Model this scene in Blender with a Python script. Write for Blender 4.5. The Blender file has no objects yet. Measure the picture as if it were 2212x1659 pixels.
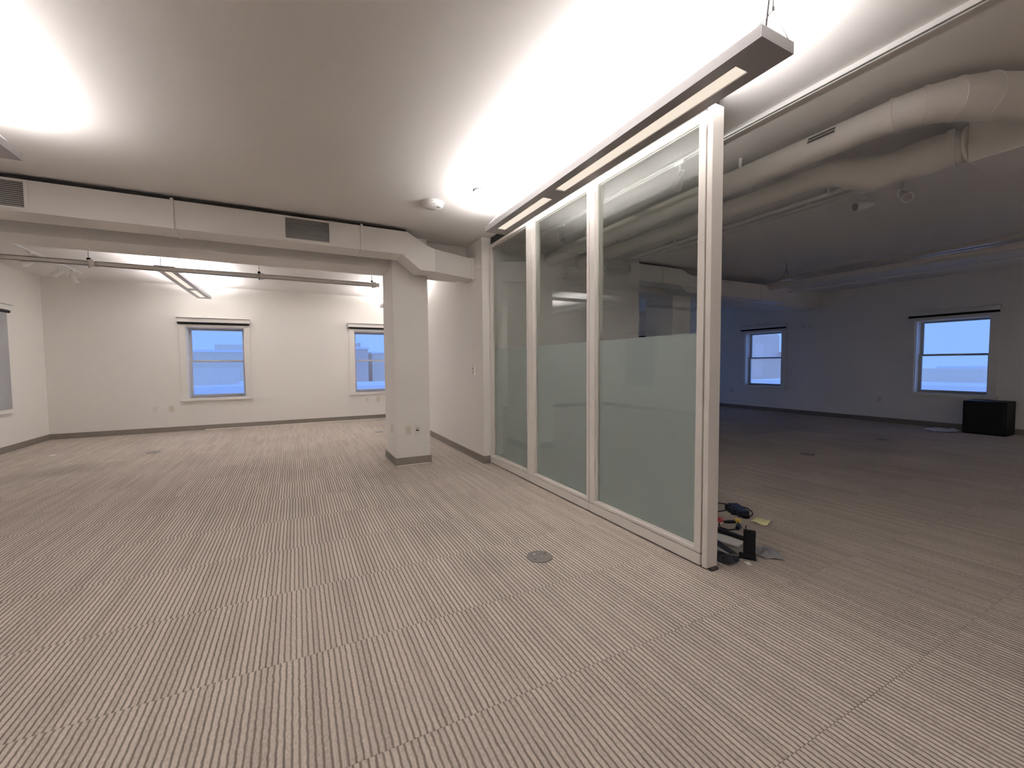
import bpy, math, random
from mathutils import Matrix, Vector
random.seed(7)
S = bpy.context.scene
COL = S.collection

# ------------------------------------------------------------------ camera
HC = 1.3                                    # eye height
F_PX, W_PX, H_PX = 905.402, 2212, 1659
RX = Vector((0.88936, 0.02899, -0.45629))
VP1, VP2 = (640.0, 790.0), (2870.0, 772.0)  # vanishing points of the room's two directions
def _d(p):
    return Vector((p[0] - W_PX / 2, -(p[1] - H_PX / 2), -F_PX)).normalized()
RY = _d(VP1); RX = _d(VP2); RX = (RX - RY * RX.dot(RY)).normalized(); RZ = RX.cross(RY)
cam_d = bpy.data.cameras.new('camera')
cam_d.sensor_fit = 'HORIZONTAL'; cam_d.sensor_width = 36.0
cam_d.lens = F_PX / W_PX * 36.0
cam_d.clip_start = 0.05; cam_d.clip_end = 600
cam = bpy.data.objects.new('camera', cam_d)
COL.objects.link(cam)
cam.matrix_world = Matrix(((RX.x, RX.y, RX.z, 0), (RY.x, RY.y, RY.z, 0), (RZ.x, RZ.y, RZ.z, HC), (0, 0, 0, 1)))
S.camera = cam

# ------------------------------------------------------------------ world, exposure
LAMP_W = 90.0
LAMP_COL = (1.0, 0.958, 0.955)
world = bpy.data.worlds.new('dusk'); S.world = world
world.use_nodes = True
bg = world.node_tree.nodes['Background']
bg.inputs['Color'].default_value = (0.29, 0.515, 1.20, 1)
bg.inputs['Strength'].default_value = 0.755
S.view_settings.view_transform = 'Standard'
S.view_settings.look = 'None'
S.view_settings.exposure = 0.66
S.view_settings.gamma = 1.0
S.view_settings.use_curve_mapping = False
S.cycles.max_bounces = 12
S.cycles.diffuse_bounces = 7
S.cycles.glossy_bounces = 4
S.cycles.transparent_max_bounces = 16
S.cycles.transmission_bounces = 5
S.cycles.sample_clamp_indirect = 8.0
S.cycles.use_denoising = True
S.cycles.use_light_tree = False

# ------------------------------------------------------------------ materials
def new_mat(name):
    m = bpy.data.materials.new(name); m.use_nodes = True
    nt = m.node_tree
    return m, nt, nt.nodes['Principled BSDF'], nt.nodes['Material Output']

def paint(name, col, rough=0.55, var=0.03, scale=6.0, bump=0.0, bscale=120.0, metal=0.0, spec=0.5):
    m, nt, b, o = new_mat(name)
    b.inputs['Roughness'].default_value = rough
    b.inputs['Metallic'].default_value = metal
    b.inputs['Specular IOR Level'].default_value = spec
    tc = nt.nodes.new('ShaderNodeTexCoord')
    n = nt.nodes.new('ShaderNodeTexNoise'); n.inputs['Scale'].default_value = scale; n.inputs['Detail'].default_value = 4
    nt.links.new(tc.outputs['Object'], n.inputs['Vector'])
    mx = nt.nodes.new('ShaderNodeMix'); mx.data_type = 'RGBA'
    mx.inputs['A'].default_value = tuple(c * (1 - var) for c in col) + (1,)
    mx.inputs['B'].default_value = tuple(min(1, c * (1 + var)) for c in col) + (1,)
    nt.links.new(n.outputs['Fac'], mx.inputs['Factor'])
    nt.links.new(mx.outputs['Result'], b.inputs['Base Color'])
    if bump:
        n2 = nt.nodes.new('ShaderNodeTexNoise'); n2.inputs['Scale'].default_value = bscale; n2.inputs['Detail'].default_value = 3
        nt.links.new(tc.outputs['Object'], n2.inputs['Vector'])
        bp = nt.nodes.new('ShaderNodeBump'); bp.inputs['Strength'].default_value = bump; bp.inputs['Distance'].default_value = 0.004
        nt.links.new(n2.outputs['Fac'], bp.inputs['Height'])
        nt.links.new(bp.outputs['Normal'], b.inputs['Normal'])
    return m

MAT = dict(
    wall=paint('wall_paint', (0.84, 0.82, 0.79), 0.6, 0.015, 1.5, 0.12, 160),
    ceil=paint('ceiling_paint', (0.80, 0.78, 0.755), 0.75, 0.015, 1.2, 0.10, 120),
    trim=paint('trim_paint', (0.82, 0.80, 0.77), 0.4, 0.02, 4),
    base=paint('vinyl_base', (0.165, 0.145, 0.122), 0.5, 0.08, 5),
    duct=paint('duct_paint', (0.78, 0.755, 0.725), 0.5, 0.03, 3, 0.10, 40),
    fixture=paint('fixture_metal', (0.42, 0.408, 0.41), 0.35, 0.03, 8, metal=0.25),
    frame=paint('partition_metal', (0.75, 0.715, 0.675), 0.38, 0.02, 6),
    dark=paint('dark_gap', (0.02, 0.018, 0.017), 0.7, 0.1, 8),
    grille=paint('grille_metal', (0.40, 0.38, 0.36), 0.5, 0.06, 8),
    slotdark=paint('grille_back', (0.10, 0.095, 0.09), 0.8, 0.1, 8),
    plate=paint('plate_ivory', (0.72, 0.68, 0.60), 0.4, 0.03, 10),
    platew=paint('plate_white', (0.78, 0.76, 0.73), 0.4, 0.03, 10),
    white=paint('white_enamel', (0.84, 0.83, 0.81), 0.35, 0.02, 10),
    black=paint('black_plastic', (0.006, 0.006, 0.007), 0.6, 0.2, 20, spec=0.2),
    navy=paint('navy_plastic', (0.010, 0.012, 0.028), 0.4, 0.2, 20, spec=0.3),
    charcoal=paint('charcoal_film', (0.022, 0.022, 0.025), 0.45, 0.3, 20, spec=0.3),
    paper=paint('paper_white', (0.80, 0.79, 0.78), 0.7, 0.03, 12),
    film=paint('grey_plastic_film', (0.22, 0.215, 0.22), 0.3, 0.4, 14),
    sheet=paint('pale_plastic_film', (0.55, 0.55, 0.57), 0.4, 0.2, 10),
    cordgrey=paint('cord_grey', (0.10, 0.095, 0.095), 0.6, 0.05, 20, spec=0.2),
    note=paint('note_yellow', (0.86, 0.80, 0.42), 0.7, 0.05, 12),
    red=paint('tape_red', (0.50, 0.05, 0.05), 0.4, 0.1, 12),
    yellow=paint('plug_yellow', (0.80, 0.56, 0.12), 0.4, 0.1, 12),
    steel=paint('strut_steel', (0.70, 0.67, 0.63), 0.3, 0.05, 10, metal=0.35),
    boxcover=paint('floor_box_cover', (0.13, 0.118, 0.108), 0.45, 0.08, 20),
    brass=paint('bright_latch', (0.85, 0.84, 0.80), 0.2, 0.03, 10, metal=0.8),
    sash=paint('window_sash', (0.42, 0.43, 0.46), 0.45, 0.05, 8),
    shade=paint('shade_fabric', (0.30, 0.30, 0.31), 0.8, 0.06, 60),
    bld_a=paint('facade_hazed', (0.93, 0.80, 0.66), 0.9, 0.1, 0.05),  # distance haze is put into this pale colour
    bld_b=paint('brick_hazed', (0.88, 0.70, 0.58), 0.9, 0.1, 0.05),  # brick paled in colour to imitate haze
    snow=paint('roof_snow', (0.92, 0.92, 0.94), 0.9, 0.03, 0.1),
    street=paint('street', (0.85, 0.78, 0.70), 0.9, 0.2, 0.02),
)

def glass_mat(name, tint, f0):
    m, nt, b, o = new_mat(name); nt.nodes.remove(b)
    lw = nt.nodes.new('ShaderNodeLayerWeight'); lw.inputs['Blend'].default_value = 0.5
    pw = nt.nodes.new('ShaderNodeMath'); pw.operation = 'POWER'; pw.inputs[1].default_value = 4.0
    ml = nt.nodes.new('ShaderNodeMath'); ml.operation = 'MULTIPLY_ADD'; ml.inputs[1].default_value = 1 - f0; ml.inputs[2].default_value = f0
    tr = nt.nodes.new('ShaderNodeBsdfTransparent'); tr.inputs['Color'].default_value = tint + (1,)
    gl = nt.nodes.new('ShaderNodeBsdfGlossy'); gl.inputs['Roughness'].default_value = 0.0
    mx = nt.nodes.new('ShaderNodeMixShader')
    # small procedural unevenness of the tint
    n = nt.nodes.new('ShaderNodeTexNoise'); n.inputs['Scale'].default_value = 0.8
    mc = nt.nodes.new('ShaderNodeMix'); mc.data_type = 'RGBA'
    mc.inputs['A'].default_value = tuple(c * 0.985 for c in tint) + (1,); mc.inputs['B'].default_value = tint + (1,)
    nt.links.new(n.outputs['Fac'], mc.inputs['Factor']); nt.links.new(mc.outputs['Result'], tr.inputs['Color'])
    nt.links.new(lw.outputs['Facing'], pw.inputs[0]); nt.links.new(pw.outputs[0], ml.inputs[0])
    nt.links.new(ml.outputs[0], mx.inputs[0]); nt.links.new(tr.outputs[0], mx.inputs[1]); nt.links.new(gl.outputs[0], mx.inputs[2])
    nt.links.new(mx.outputs[0], o.inputs['Surface'])
    return m
MAT['glass'] = glass_mat('partition_glass', (0.945, 0.972, 0.958), 0.05)
MAT['pane'] = glass_mat('window_glass', (0.93, 0.95, 0.97), 0.04)

def frost_mat():
    m, nt, b, o = new_mat('frosted_film'); nt.nodes.remove(b)
    df = nt.nodes.new('ShaderNodeBsdfDiffuse'); df.inputs['Color'].default_value = (0.88, 0.925, 0.95, 1)
    tl = nt.nodes.new('ShaderNodeBsdfTranslucent'); tl.inputs['Color'].default_value = (0.55, 0.62, 0.59, 1)
    rf = nt.nodes.new('ShaderNodeBsdfRefraction'); rf.inputs['Roughness'].default_value = 0.42; rf.inputs['IOR'].default_value = 1.25
    rf.inputs['Color'].default_value = (0.86, 0.92, 0.89, 1)
    n = nt.nodes.new('ShaderNodeTexNoise'); n.inputs['Scale'].default_value = 300
    bp = nt.nodes.new('ShaderNodeBump'); bp.inputs['Strength'].default_value = 0.1; bp.inputs['Distance'].default_value = 0.0005
    nt.links.new(n.outputs['Fac'], bp.inputs['Height']); nt.links.new(bp.outputs['Normal'], rf.inputs['Normal'])
    m1 = nt.nodes.new('ShaderNodeMixShader'); m1.inputs[0].default_value = 0.35
    m2 = nt.nodes.new('ShaderNodeMixShader'); m2.inputs[0].default_value = 0.26
    nt.links.new(df.outputs[0], m1.inputs[1]); nt.links.new(tl.outputs[0], m1.inputs[2])
    nt.links.new(m1.outputs[0], m2.inputs[1]); nt.links.new(rf.outputs[0], m2.inputs[2])
    nt.links.new(m2.outputs[0], o.inputs['Surface'])
    return m
MAT['frost'] = frost_mat()

def emit_mat(name, col, strength, perf=False):
    m, nt, b, o = new_mat(name)
    b.inputs['Base Color'].default_value = (0.7, 0.68, 0.64, 1); b.inputs['Roughness'].default_value = 0.5
    b.inputs['Emission Color'].default_value = col + (1,)
    b.inputs['Emission Strength'].default_value = strength
    if perf:   # perforated sheet: rows of fine holes in front of the tubes
        tc = nt.nodes.new('ShaderNodeTexCoord'); mp = nt.nodes.new('ShaderNodeMapping')
        mp.inputs['Scale'].default_value = (260, 12, 1)
        n = nt.nodes.new('ShaderNodeTexNoise'); n.inputs['Scale'].default_value = 1.0; n.inputs['Detail'].default_value = 2
        nt.links.new(tc.outputs['Object'], mp.inputs['Vector']); nt.links.new(mp.outputs[0], n.inputs['Vector'])
        mr = nt.nodes.new('ShaderNodeMapRange'); mr.inputs['To Min'].default_value = strength * 0.8; mr.inputs['To Max'].default_value = strength * 1.2
        nt.links.new(n.outputs['Fac'], mr.inputs['Value']); nt.links.new(mr.outputs[0], b.inputs['Emission Strength'])
    m.cycles.emission_sampling = 'NONE'      # faint glow; the tubes' light comes from the area lamp
    return m
MAT['diffuser_on'] = emit_mat('diffuser_on', (1.0, 0.88, 0.74), 0.50, True)
MAT['diffuser_off'] = paint('diffuser_off', (0.55, 0.53, 0.50), 0.5, 0.05, 30)
MAT['tube_on'] = emit_mat('tube_on', (1.0, 0.90, 0.80), 3.0)
MAT['tube_off'] = paint('tube_off', (0.80, 0.80, 0.80), 0.3, 0.02, 10)

TILE = 0.6405; RIBS = 27
def carpet_mat():
    m, nt, b, o = new_mat('ribbed_carpet')
    N = nt.nodes.new; L = nt.links.new
    def math_(op, a=None, bb=None, c=None):
        n = N('ShaderNodeMath'); n.operation = op
        for i, v in enumerate((a, bb, c)):
            if v is None: continue
            if isinstance(v, (int, float)): n.inputs[i].default_value = v
            else: L(v, n.inputs[i])
        return n.outputs[0]
    geo = N('ShaderNodeNewGeometry')
    sep = N('ShaderNodeSeparateXYZ'); L(geo.outputs['Position'], sep.inputs[0])
    row = math_('FLOOR', math_('DIVIDE', math_('SUBTRACT', sep.outputs['Y'], 1.403), TILE))
    wr = N('ShaderNodeTexWhiteNoise'); wr.noise_dimensions = '1D'; L(math_('ADD', row, 0.37), wr.inputs['W'])
    rnd = math_('ADD', math_('MULTIPLY', row, 0.43), math_('MULTIPLY', wr.outputs['Value'], 0.14))
    per = TILE / RIBS
    # slight waver of the ribs
    nw = N('ShaderNodeTexNoise'); nw.inputs['Scale'].default_value = 26.0; nw.inputs['Detail'].default_value = 4; L(geo.outputs['Position'], nw.inputs['Vector'])
    wav = math_('MULTIPLY', math_('SUBTRACT', nw.outputs['Fac'], 0.5), 0.36)
    ph = math_('ADD', math_('ADD', math_('DIVIDE', sep.outputs['X'], per), math_('MULTIPLY', rnd, 1.0)), wav)
    cell = math_('FLOOR', ph); fr = math_('FRACT', ph)
    tri = math_('ABSOLUTE', math_('SUBTRACT', fr, 0.5))            # 0 at the rib's crest, .5 in the groove
    groove = N('ShaderNodeMapRange'); groove.interpolation_type = 'SMOOTHSTEP'
    groove.inputs['From Min'].default_value = 0.25; groove.inputs['From Max'].default_value = 0.47
    L(tri, groove.inputs['Value'])
    # per-rib yarn tone and long flecks
    cx = N('ShaderNodeCombineXYZ'); L(cell, cx.inputs[0]); L(math_('MULTIPLY', rnd, 91.0), cx.inputs[1])
    wn = N('ShaderNodeTexWhiteNoise'); wn.noise_dimensions = '2D'; L(cx.outputs[0], wn.inputs['Vector'])
    cf = N('ShaderNodeCombineXYZ'); L(math_('MULTIPLY', sep.outputs['X'], 190.0), cf.inputs[0]); L(math_('MULTIPLY', sep.outputs['Y'], 70.0), cf.inputs[1])
    nf = N('ShaderNodeTexNoise'); nf.inputs['Scale'].default_value = 1.0; nf.inputs['Detail'].default_value = 3; L(cf.outputs[0], nf.inputs['Vector'])
    val = math_('ADD', math_('MULTIPLY', wn.outputs['Value'], 0.25), math_('MULTIPLY', math_('SUBTRACT', nf.outputs['Fac'], 0.22), 1.15))
    ramp = N('ShaderNodeMix'); ramp.data_type = 'RGBA'
    ramp.inputs['A'].default_value = (0.300, 0.257, 0.220, 1); ramp.inputs['B'].default_value = (0.720, 0.640, 0.575, 1)
    L(val, ramp.inputs['Factor'])
    gm = N('ShaderNodeMix'); gm.data_type = 'RGBA'; gm.inputs['B'].default_value = (0.105, 0.080, 0.063, 1)
    L(math_('MULTIPLY', groove.outputs[0], 0.88), gm.inputs['Factor']); L(ramp.outputs['Result'], gm.inputs['A'])
    # wear: broad soiling plus a few stains
    nl = N('ShaderNodeTexNoise'); nl.inputs['Scale'].default_value = 1.1; nl.inputs['Detail'].default_value = 5; L(geo.outputs['Position'], nl.inputs['Vector'])
    soil = N('ShaderNodeMapRange'); soil.inputs['From Min'].default_value = 0.35; soil.inputs['From Max'].default_value = 0.7
    soil.inputs['To Min'].default_value = 1.04; soil.inputs['To Max'].default_value = 0.90
    L(nl.outputs['Fac'], soil.inputs['Value'])
    fac = soil.outputs[0]
    for (sx, sy, r, d) in ((-2.6, 7.27, 0.55, 0.22), (-2.9, 7.0, 0.5, 0.12), (1.01, 3.17, 0.42, 0.13), (1.15, 2.45, 0.32, 0.13), (1.9, 9.2, 0.8, 0.12)):
        dx = math_('SUBTRACT', sep.outputs['X'], sx); dy = math_('SUBTRACT', sep.outputs['Y'], sy)
        dd = math_('SQRT', math_('ADD', math_('MULTIPLY', dx, dx), math_('MULTIPLY', dy, dy)))
        dd = math_('ADD', dd, math_('MULTIPLY', math_('SUBTRACT', nl.outputs['Fac'], 0.5), 0.9))
        st = N('ShaderNodeMapRange'); st.interpolation_type = 'SMOOTHSTEP'
        st.inputs['From Min'].default_value = r * 0.2; st.inputs['From Max'].default_value = r
        st.inputs['To Min'].default_value = 1 - d; st.inputs['To Max'].default_value = 1.0
        L(dd, st.inputs['Value']); fac = math_('MULTIPLY', fac, st.outputs[0])
    fm = N('ShaderNodeVectorMath'); fm.operation = 'SCALE'; L(gm.outputs['Result'], fm.inputs[0]); L(fac, fm.inputs['Scale'])
    L(fm.outputs[0], b.inputs['Base Color'])
    hgt = math_('ADD', math_('MULTIPLY', groove.outputs[0], -1.0), math_('MULTIPLY', nf.outputs['Fac'], 0.35))
    bp = N('ShaderNodeBump'); bp.inputs['Strength'].default_value = 0.7; bp.inputs['Distance'].default_value = 0.005
    L(hgt, bp.inputs['Height']); L(bp.outputs['Normal'], b.inputs['Normal'])
    b.inputs['Roughness'].default_value = 0.95; b.inputs['Specular IOR Level'].default_value = 0.15
    return m
MAT['carpet'] = carpet_mat()

# ------------------------------------------------------------------ builders
ORIG = {}                                    # object name -> world origin of its local space
def link(o): COL.objects.link(o); return o
def tag(o, label=None, cat=None, group=None, kind=None):
    if label: o['label'] = label
    if cat: o['category'] = cat
    if group: o['group'] = group
    if kind: o['kind'] = kind
    return o
def thing(name, loc, label, cat, group=None):
    o = link(bpy.data.objects.new(name, None)); o.location = loc; o.empty_display_size = 0.1
    ORIG[o.name] = Vector(loc)
    return tag(o, label, cat, group)

class MB:
    """collects world-space shapes, then links them as one mesh object"""
    def __init__(s): s.v = []; s.f = []
    def add(s, vs, fs):
        k = len(s.v); s.v += [Vector(v) for v in vs]; s.f += [tuple(i + k for i in f) for f in fs]; return s
    def box(s, x0, x1, y0, y1, z0, z1):
        x0, x1 = min(x0, x1), max(x0, x1); y0, y1 = min(y0, y1), max(y0, y1); z0, z1 = min(z0, z1), max(z0, z1)
        return s.add([(x0, y0, z0), (x1, y0, z0), (x1, y1, z0), (x0, y1, z0), (x0, y0, z1), (x1, y0, z1), (x1, y1, z1), (x0, y1, z1)],
                     [(3, 2, 1, 0), (4, 5, 6, 7), (0, 1, 5, 4), (1, 2, 6, 5), (2, 3, 7, 6), (3, 0, 4, 7)])
    def tube(s, pts, r, n=10, cap=True):
        pts = [Vector(p) for p in pts]; rs = r if isinstance(r, (list, tuple)) else [r] * len(pts)
        k = len(s.v); up = None
        for i, p in enumerate(pts):
            t = (pts[min(i + 1, len(pts) - 1)] - pts[max(i - 1, 0)]).normalized()
            if up is None:
                a = Vector((0, 0, 1)) if abs(t.z) < 0.9 else Vector((1, 0, 0))
                up = (a - t * a.dot(t)).normalized()
            else:
                up = (up - t * up.dot(t)).normalized()
            w = t.cross(up)
            for j in range(n):
                an = 2 * math.pi * j / n
                s.v.append(p + (up * math.cos(an) + w * math.sin(an)) * rs[i])
        for i in range(len(pts) - 1):
            for j in range(n):
                a, b = k + i * n + j, k + i * n + (j + 1) % n
                s.f.append((a, b, b + n, a + n))
        if cap:
            s.f.append(tuple(k + j for j in range(n))[::-1]); s.f.append(tuple(k + (len(pts) - 1) * n + j for j in range(n)))
        return s
    def lathe(s, c, prof, n=28, axis='z'):
        """prof: list of (radius, height) from the centre line outwards and back"""
        c = Vector(c); k = len(s.v)
        for (r, h) in prof:
            for j in range(n):
                a = 2 * math.pi * j / n
                s.v.append(c + (Vector((r * math.cos(a), r * math.sin(a), h))))
        for i in range(len(prof) - 1):
            for j in range(n):
                a, b = k + i * n + j, k + i * n + (j + 1) % n
                s.f.append((a, b, b + n, a + n))
        return s
    def hull(s, secs):
        """secs: list of equal-length closed sections joined in order, ends capped"""
        n = len(secs[0]); k = len(s.v)
        for q in secs: s.v += [Vector(p) for p in q]
        for i in range(len(secs) - 1):
            for j in range(n):
                a, b = k + i * n + j, k + i * n + (j + 1) % n
                s.f.append((a, b, b + n, a + n))
        s.f.append(tuple(k + j for j in range(n))[::-1]); s.f.append(tuple(k + (len(secs) - 1) * n + j for j in range(n)))
        return s
    def build(s, name, mat, parent=None, smooth=False, bevel=0.0, origin=None):
        if parent is not None: org = ORIG[parent.name]
        elif origin is not None: org = Vector(origin)
        else:
            xs = [v.x for v in s.v]; ys = [v.y for v in s.v]; zs = [v.z for v in s.v]
            org = Vector(((min(xs) + max(xs)) / 2, (min(ys) + max(ys)) / 2, min(zs)))
        me = bpy.data.meshes.new(name)
        me.from_pydata([tuple(v - org) for v in s.v], [], s.f)
        import bmesh
        bm = bmesh.new(); bm.from_mesh(me); bmesh.ops.recalc_face_normals(bm, faces=bm.faces); bm.to_mesh(me); bm.free()
        me.materials.append(MAT[mat] if isinstance(mat, str) else mat)
        if smooth:
            for p in me.polygons: p.use_smooth = True
            try: me.set_sharp_from_angle(angle=math.radians(40))
            except Exception: pass
        o = link(bpy.data.objects.new(name, me))
        if parent is not None: o.parent = parent
        else: o.location = org
        ORIG[o.name] = org
        if bevel:
            b = o.modifiers.new('bevel', 'BEVEL'); b.width = bevel; b.segments = 2; b.limit_method = 'ANGLE'
        return o
def box(*a): return MB().box(*a)
def struct(mb, name, mat, **k): return tag(mb.build(name, mat, **k), kind='structure')

def copy_tree(o, delta, parent=None):
    c = link(o.copy()); c.parent = parent
    if parent is None:
        c.location = o.location + Vector(delta); ORIG[c.name] = ORIG[o.name] + Vector(delta)
    for ch in list(o.children): copy_tree(ch, delta, c)
    return c

# ------------------------------------------------------------------ room data (metres; X right, Y along the partition, Z up)
ZC = 2.92                                    # ceiling
XL, XR = -4.0, 11.1                          # left and right walls
YB, YF = 10.5, -8.0                          # back wall, wall behind the viewer
XW, XC, YC = 2.15, 4.83, 5.0                 # core block between the two rooms
TH = 0.28                                    # outer wall thickness

# windows: (wall, low, high) of the opening along the wall
WZ0, WZ1 = 0.665, 2.10
WINS = [('back', -1.955, -0.955), ('back', 1.22, 2.04), ('left', 8.32, 9.30), ('right', 6.43, 7.42), ('right', 2.79, 3.82),
        ('back', 5.30, 6.80), ('back', 7.30, 8.80), ('back', 9.30, 10.75), ('right', -0.85, 0.15), ('right', -4.50, -3.50)]  # end-wall openings widened, last two added unseen, to let in dusk light
def wall_map(w):
    if w == 'back': return lambda u, d, z: (u, YB + d, z)
    if w == 'left': return lambda u, d, z: (XL - d, u, z)
    return lambda u, d, z: (XR + d, u, z)
def wbox(mb, w, u0, u1, d0, d1, z0, z1):
    P = wall_map(w); a = P(u0, d0, z0); b = P(u1, d1, z1)
    return mb.box(a[0], b[0], a[1], b[1], a[2], b[2])
def wall_with_holes(w, lo, hi, name):
    mb = MB(); u = lo
    for (a, b) in sorted((a, b) for (ww, a, b) in WINS if ww == w):
        wbox(mb, w, u, a, 0, TH, 0, ZC)
        wbox(mb, w, a, b, 0, TH, 0, WZ0); wbox(mb, w, a, b, 0, TH, WZ1, ZC)
        u = b
    wbox(mb, w, u, hi, 0, TH, 0, ZC)
    return struct(mb, name, 'wall')
wall_with_holes('back', XL - TH, XR + TH, 'wall_back')
wall_with_holes('left', YF, YB, 'wall_left')
wall_with_holes('right', YF, YB, 'wall_right')
struct(box(XL - TH, XR + TH, YF - 0.2, YF, 0, ZC), 'wall_front', 'wall')
struct(box(XW, XC, YC, YB, 0, ZC), 'wall_core', 'wall')
struct(box(XL - TH, XR + TH, YF - 0.2, YB + TH, ZC, ZC + 0.2), 'ceiling', 'ceil')

# floor: slab and carpet tiles
floor = struct(box(XL - TH, XR + TH, YF - 0.2, YB + TH, -0.20, -0.012), 'floor', 'dark')
def tile_geo(x, y, ex=TILE, ey=TILE):
    g = 0.0004; c = 0.0012; z = 0.0
    x0, x1, y0, y1 = x + g, x + ex - g, y + g, y + ey - g
    vs = [(x0, y0, -0.012), (x1, y0, -0.012), (x1, y1, -0.012), (x0, y1, -0.012),
          (x0, y0, z - c), (x1, y0, z - c), (x1, y1, z - c), (x0, y1, z - c),
          (x0 + c, y0 + c, z), (x1 - c, y0 + c, z), (x1 - c, y1 - c, z), (x0 + c, y1 - c, z)]
    fs = [(0, 1, 5, 4), (1, 2, 6, 5), (2, 3, 7, 6), (3, 0, 4, 7), (4, 5, 9, 8), (5, 6, 10, 9), (6, 7, 11, 10), (7, 4, 8, 11), (8, 9, 10, 11)]
    return vs, fs
def project(P):
    v = Vector(P) - Vector((0, 0, HC))
    q = RX * v.x + RY * v.y + RZ * v.z
    # RX.. are the rows' axes in camera space
    if q.z > -0.05: return None
    return (W_PX / 2 + F_PX * q.x / -q.z, H_PX / 2 - F_PX * q.y / -q.z, -q.z)
cells = []
Y0T = 1.403 - 15 * TILE
X0T = 0.11 - 7 * TILE
for j in range(31):
    for i in range(25):
        x, y = X0T + i * TILE, Y0T + j * TILE
        if x + TILE < XL or x > XR or y + TILE < YF or y > YB: continue
        if x > XW and x + TILE < XC and y > YC: continue
        x0, x1, y0, y1 = max(x, XL), min(x + TILE, XR), max(y, YF), min(y + TILE, YB)
        size = 0
        for (a, b) in ((x0, y0), (x1, y0), (x0, y1), (x1, y1), ((x0 + x1) / 2, (y0 + y1) / 2)):
            p = project((a, b, 0))
            if p and -60 < p[0] < W_PX + 60 and -60 < p[1] < H_PX + 60: size = max(size, 1 / (p[2] ** 2.2))
        cells.append((size, x0, y0, x1 - x0, y1 - y0))
cells.sort(key=lambda c: -c[0])
me_tile = None
rest = MB()
for k, (s_, x, y, ex, ey) in enumerate(cells):
    if k < 290 and s_ > 0:
        full = abs(ex - TILE) < 1e-4 and abs(ey - TILE) < 1e-4
        if full and me_tile is not None: me = me_tile
        else:
            me = bpy.data.meshes.new('carpet_tile'); vs, fs = tile_geo(0, 0, ex, ey)
            me.from_pydata(vs, [], fs); me.materials.append(MAT['carpet'])
            if full: me_tile = me
        o = link(bpy.data.objects.new('carpet_tile', me)); o.parent = floor
        o.location = Vector((x, y, 0)) - ORIG['floor']
    else:
        rest.add(*tile_geo(x, y, ex, ey))
r_ = rest.build('carpet_tiles_beyond', 'carpet', floor); r_['kind'] = 'stuff'

# baseboards
BH, BT = 0.10, 0.012
def baseboard(name, *boxes):
    mb = MB()
    for b in boxes: mb.box(*b)
    return struct(mb, name, 'base', bevel=0.003)
baseboard('baseboard_back', (XL, XW, YB - BT, YB, 0, BH))
baseboard('baseboard_left', (XL, XL + BT, YF, YB - BT, 0, BH))
baseboard('baseboard_core', (XW - BT, XW, YC, YB - BT, 0, BH), (XW - BT, 2.235, YC - BT, YC, 0, BH), (2.36, XC + BT, YC - BT, YC, 0, BH), (XC, XC + BT, YC, YB, 0, BH))
baseboard('baseboard_right', (XR - BT, XR, YF, YB, 0, BH))
baseboard('baseboard_far', (XC + BT, XR - BT, YB - BT, YB, 0, BH))
# pale adhesive strip showing between the vinyl base and the carpet
struct(box(-1.7, XW - 0.03, YB - BT - 0.006, YB - BT, 0, 0.012), 'trim_1', 'trim')

# ------------------------------------------------------------------ windows
def window(idx, w, a, b, sill=True):
    P = wall_map(w)
    zm = 1.41
    lo, hi = (a, b)
    t = 0.105
    # frame: casing on the room side and jamb lining in the reveal
    mb = MB()
    ta = min(t, 0.105); 
    wbox(mb, w, lo - ta, lo, -0.028, 0, WZ0 - 0.02, WZ1 + 0.05); wbox(mb, w, hi, hi + ta, -0.028, 0, WZ0 - 0.02, WZ1 + 0.05)
    wbox(mb, w, lo, hi, -0.028, 0, WZ1, WZ1 + 0.05)
    for (u0, u1, z0, z1) in ((lo, lo + 0.015, WZ0, WZ1), (hi - 0.015, hi, WZ0, WZ1), (lo, hi, WZ1 - 0.015, WZ1)):
        wbox(mb, w, u0, u1, 0, TH, z0, z1)
    fr = mb.build('window_%d' % idx, 'trim', bevel=0.003); tag(fr, kind='structure')
    wbox(MB(), w, 0, 0, 0, 0, 0, 0)
    mb = wbox(MB(), w, lo - ta - 0.015, hi + ta + 0.015, -0.06, TH, WZ0 - 0.06, WZ0)
    mb.build('window_sill', 'trim', fr, bevel=0.004)
    u0, u1 = lo + 0.015, hi - 0.015
    for (nm, z0, z1, d) in (('upper_sash', zm - 0.02, WZ1 - 0.015, 0.20), ('lower_sash', WZ0, zm + 0.02, 0.155)):
        mb = MB(); s = 0.045; bot = 0.05 if nm == 'lower_sash' else 0.04
        wbox(mb, w, u0, u0 + s, d, d + 0.035, z0, z1); wbox(mb, w, u1 - s, u1, d, d + 0.035, z0, z1)
        wbox(mb, w, u0 + s, u1 - s, d, d + 0.035, z0, z0 + bot); wbox(mb, w, u0 + s, u1 - s, d, d + 0.035, z1 - 0.04, z1)
        sh = mb.build(nm, 'sash', fr, bevel=0.003)
        wbox(MB(), w, u0 + s, u1 - s, d + 0.012, d + 0.018, z0 + bot, z1 - 0.04).build('pane', 'pane', sh)
    return fr
for i, (w, a, b) in enumerate(WINS): window(i + 1, w, a, b)

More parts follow.
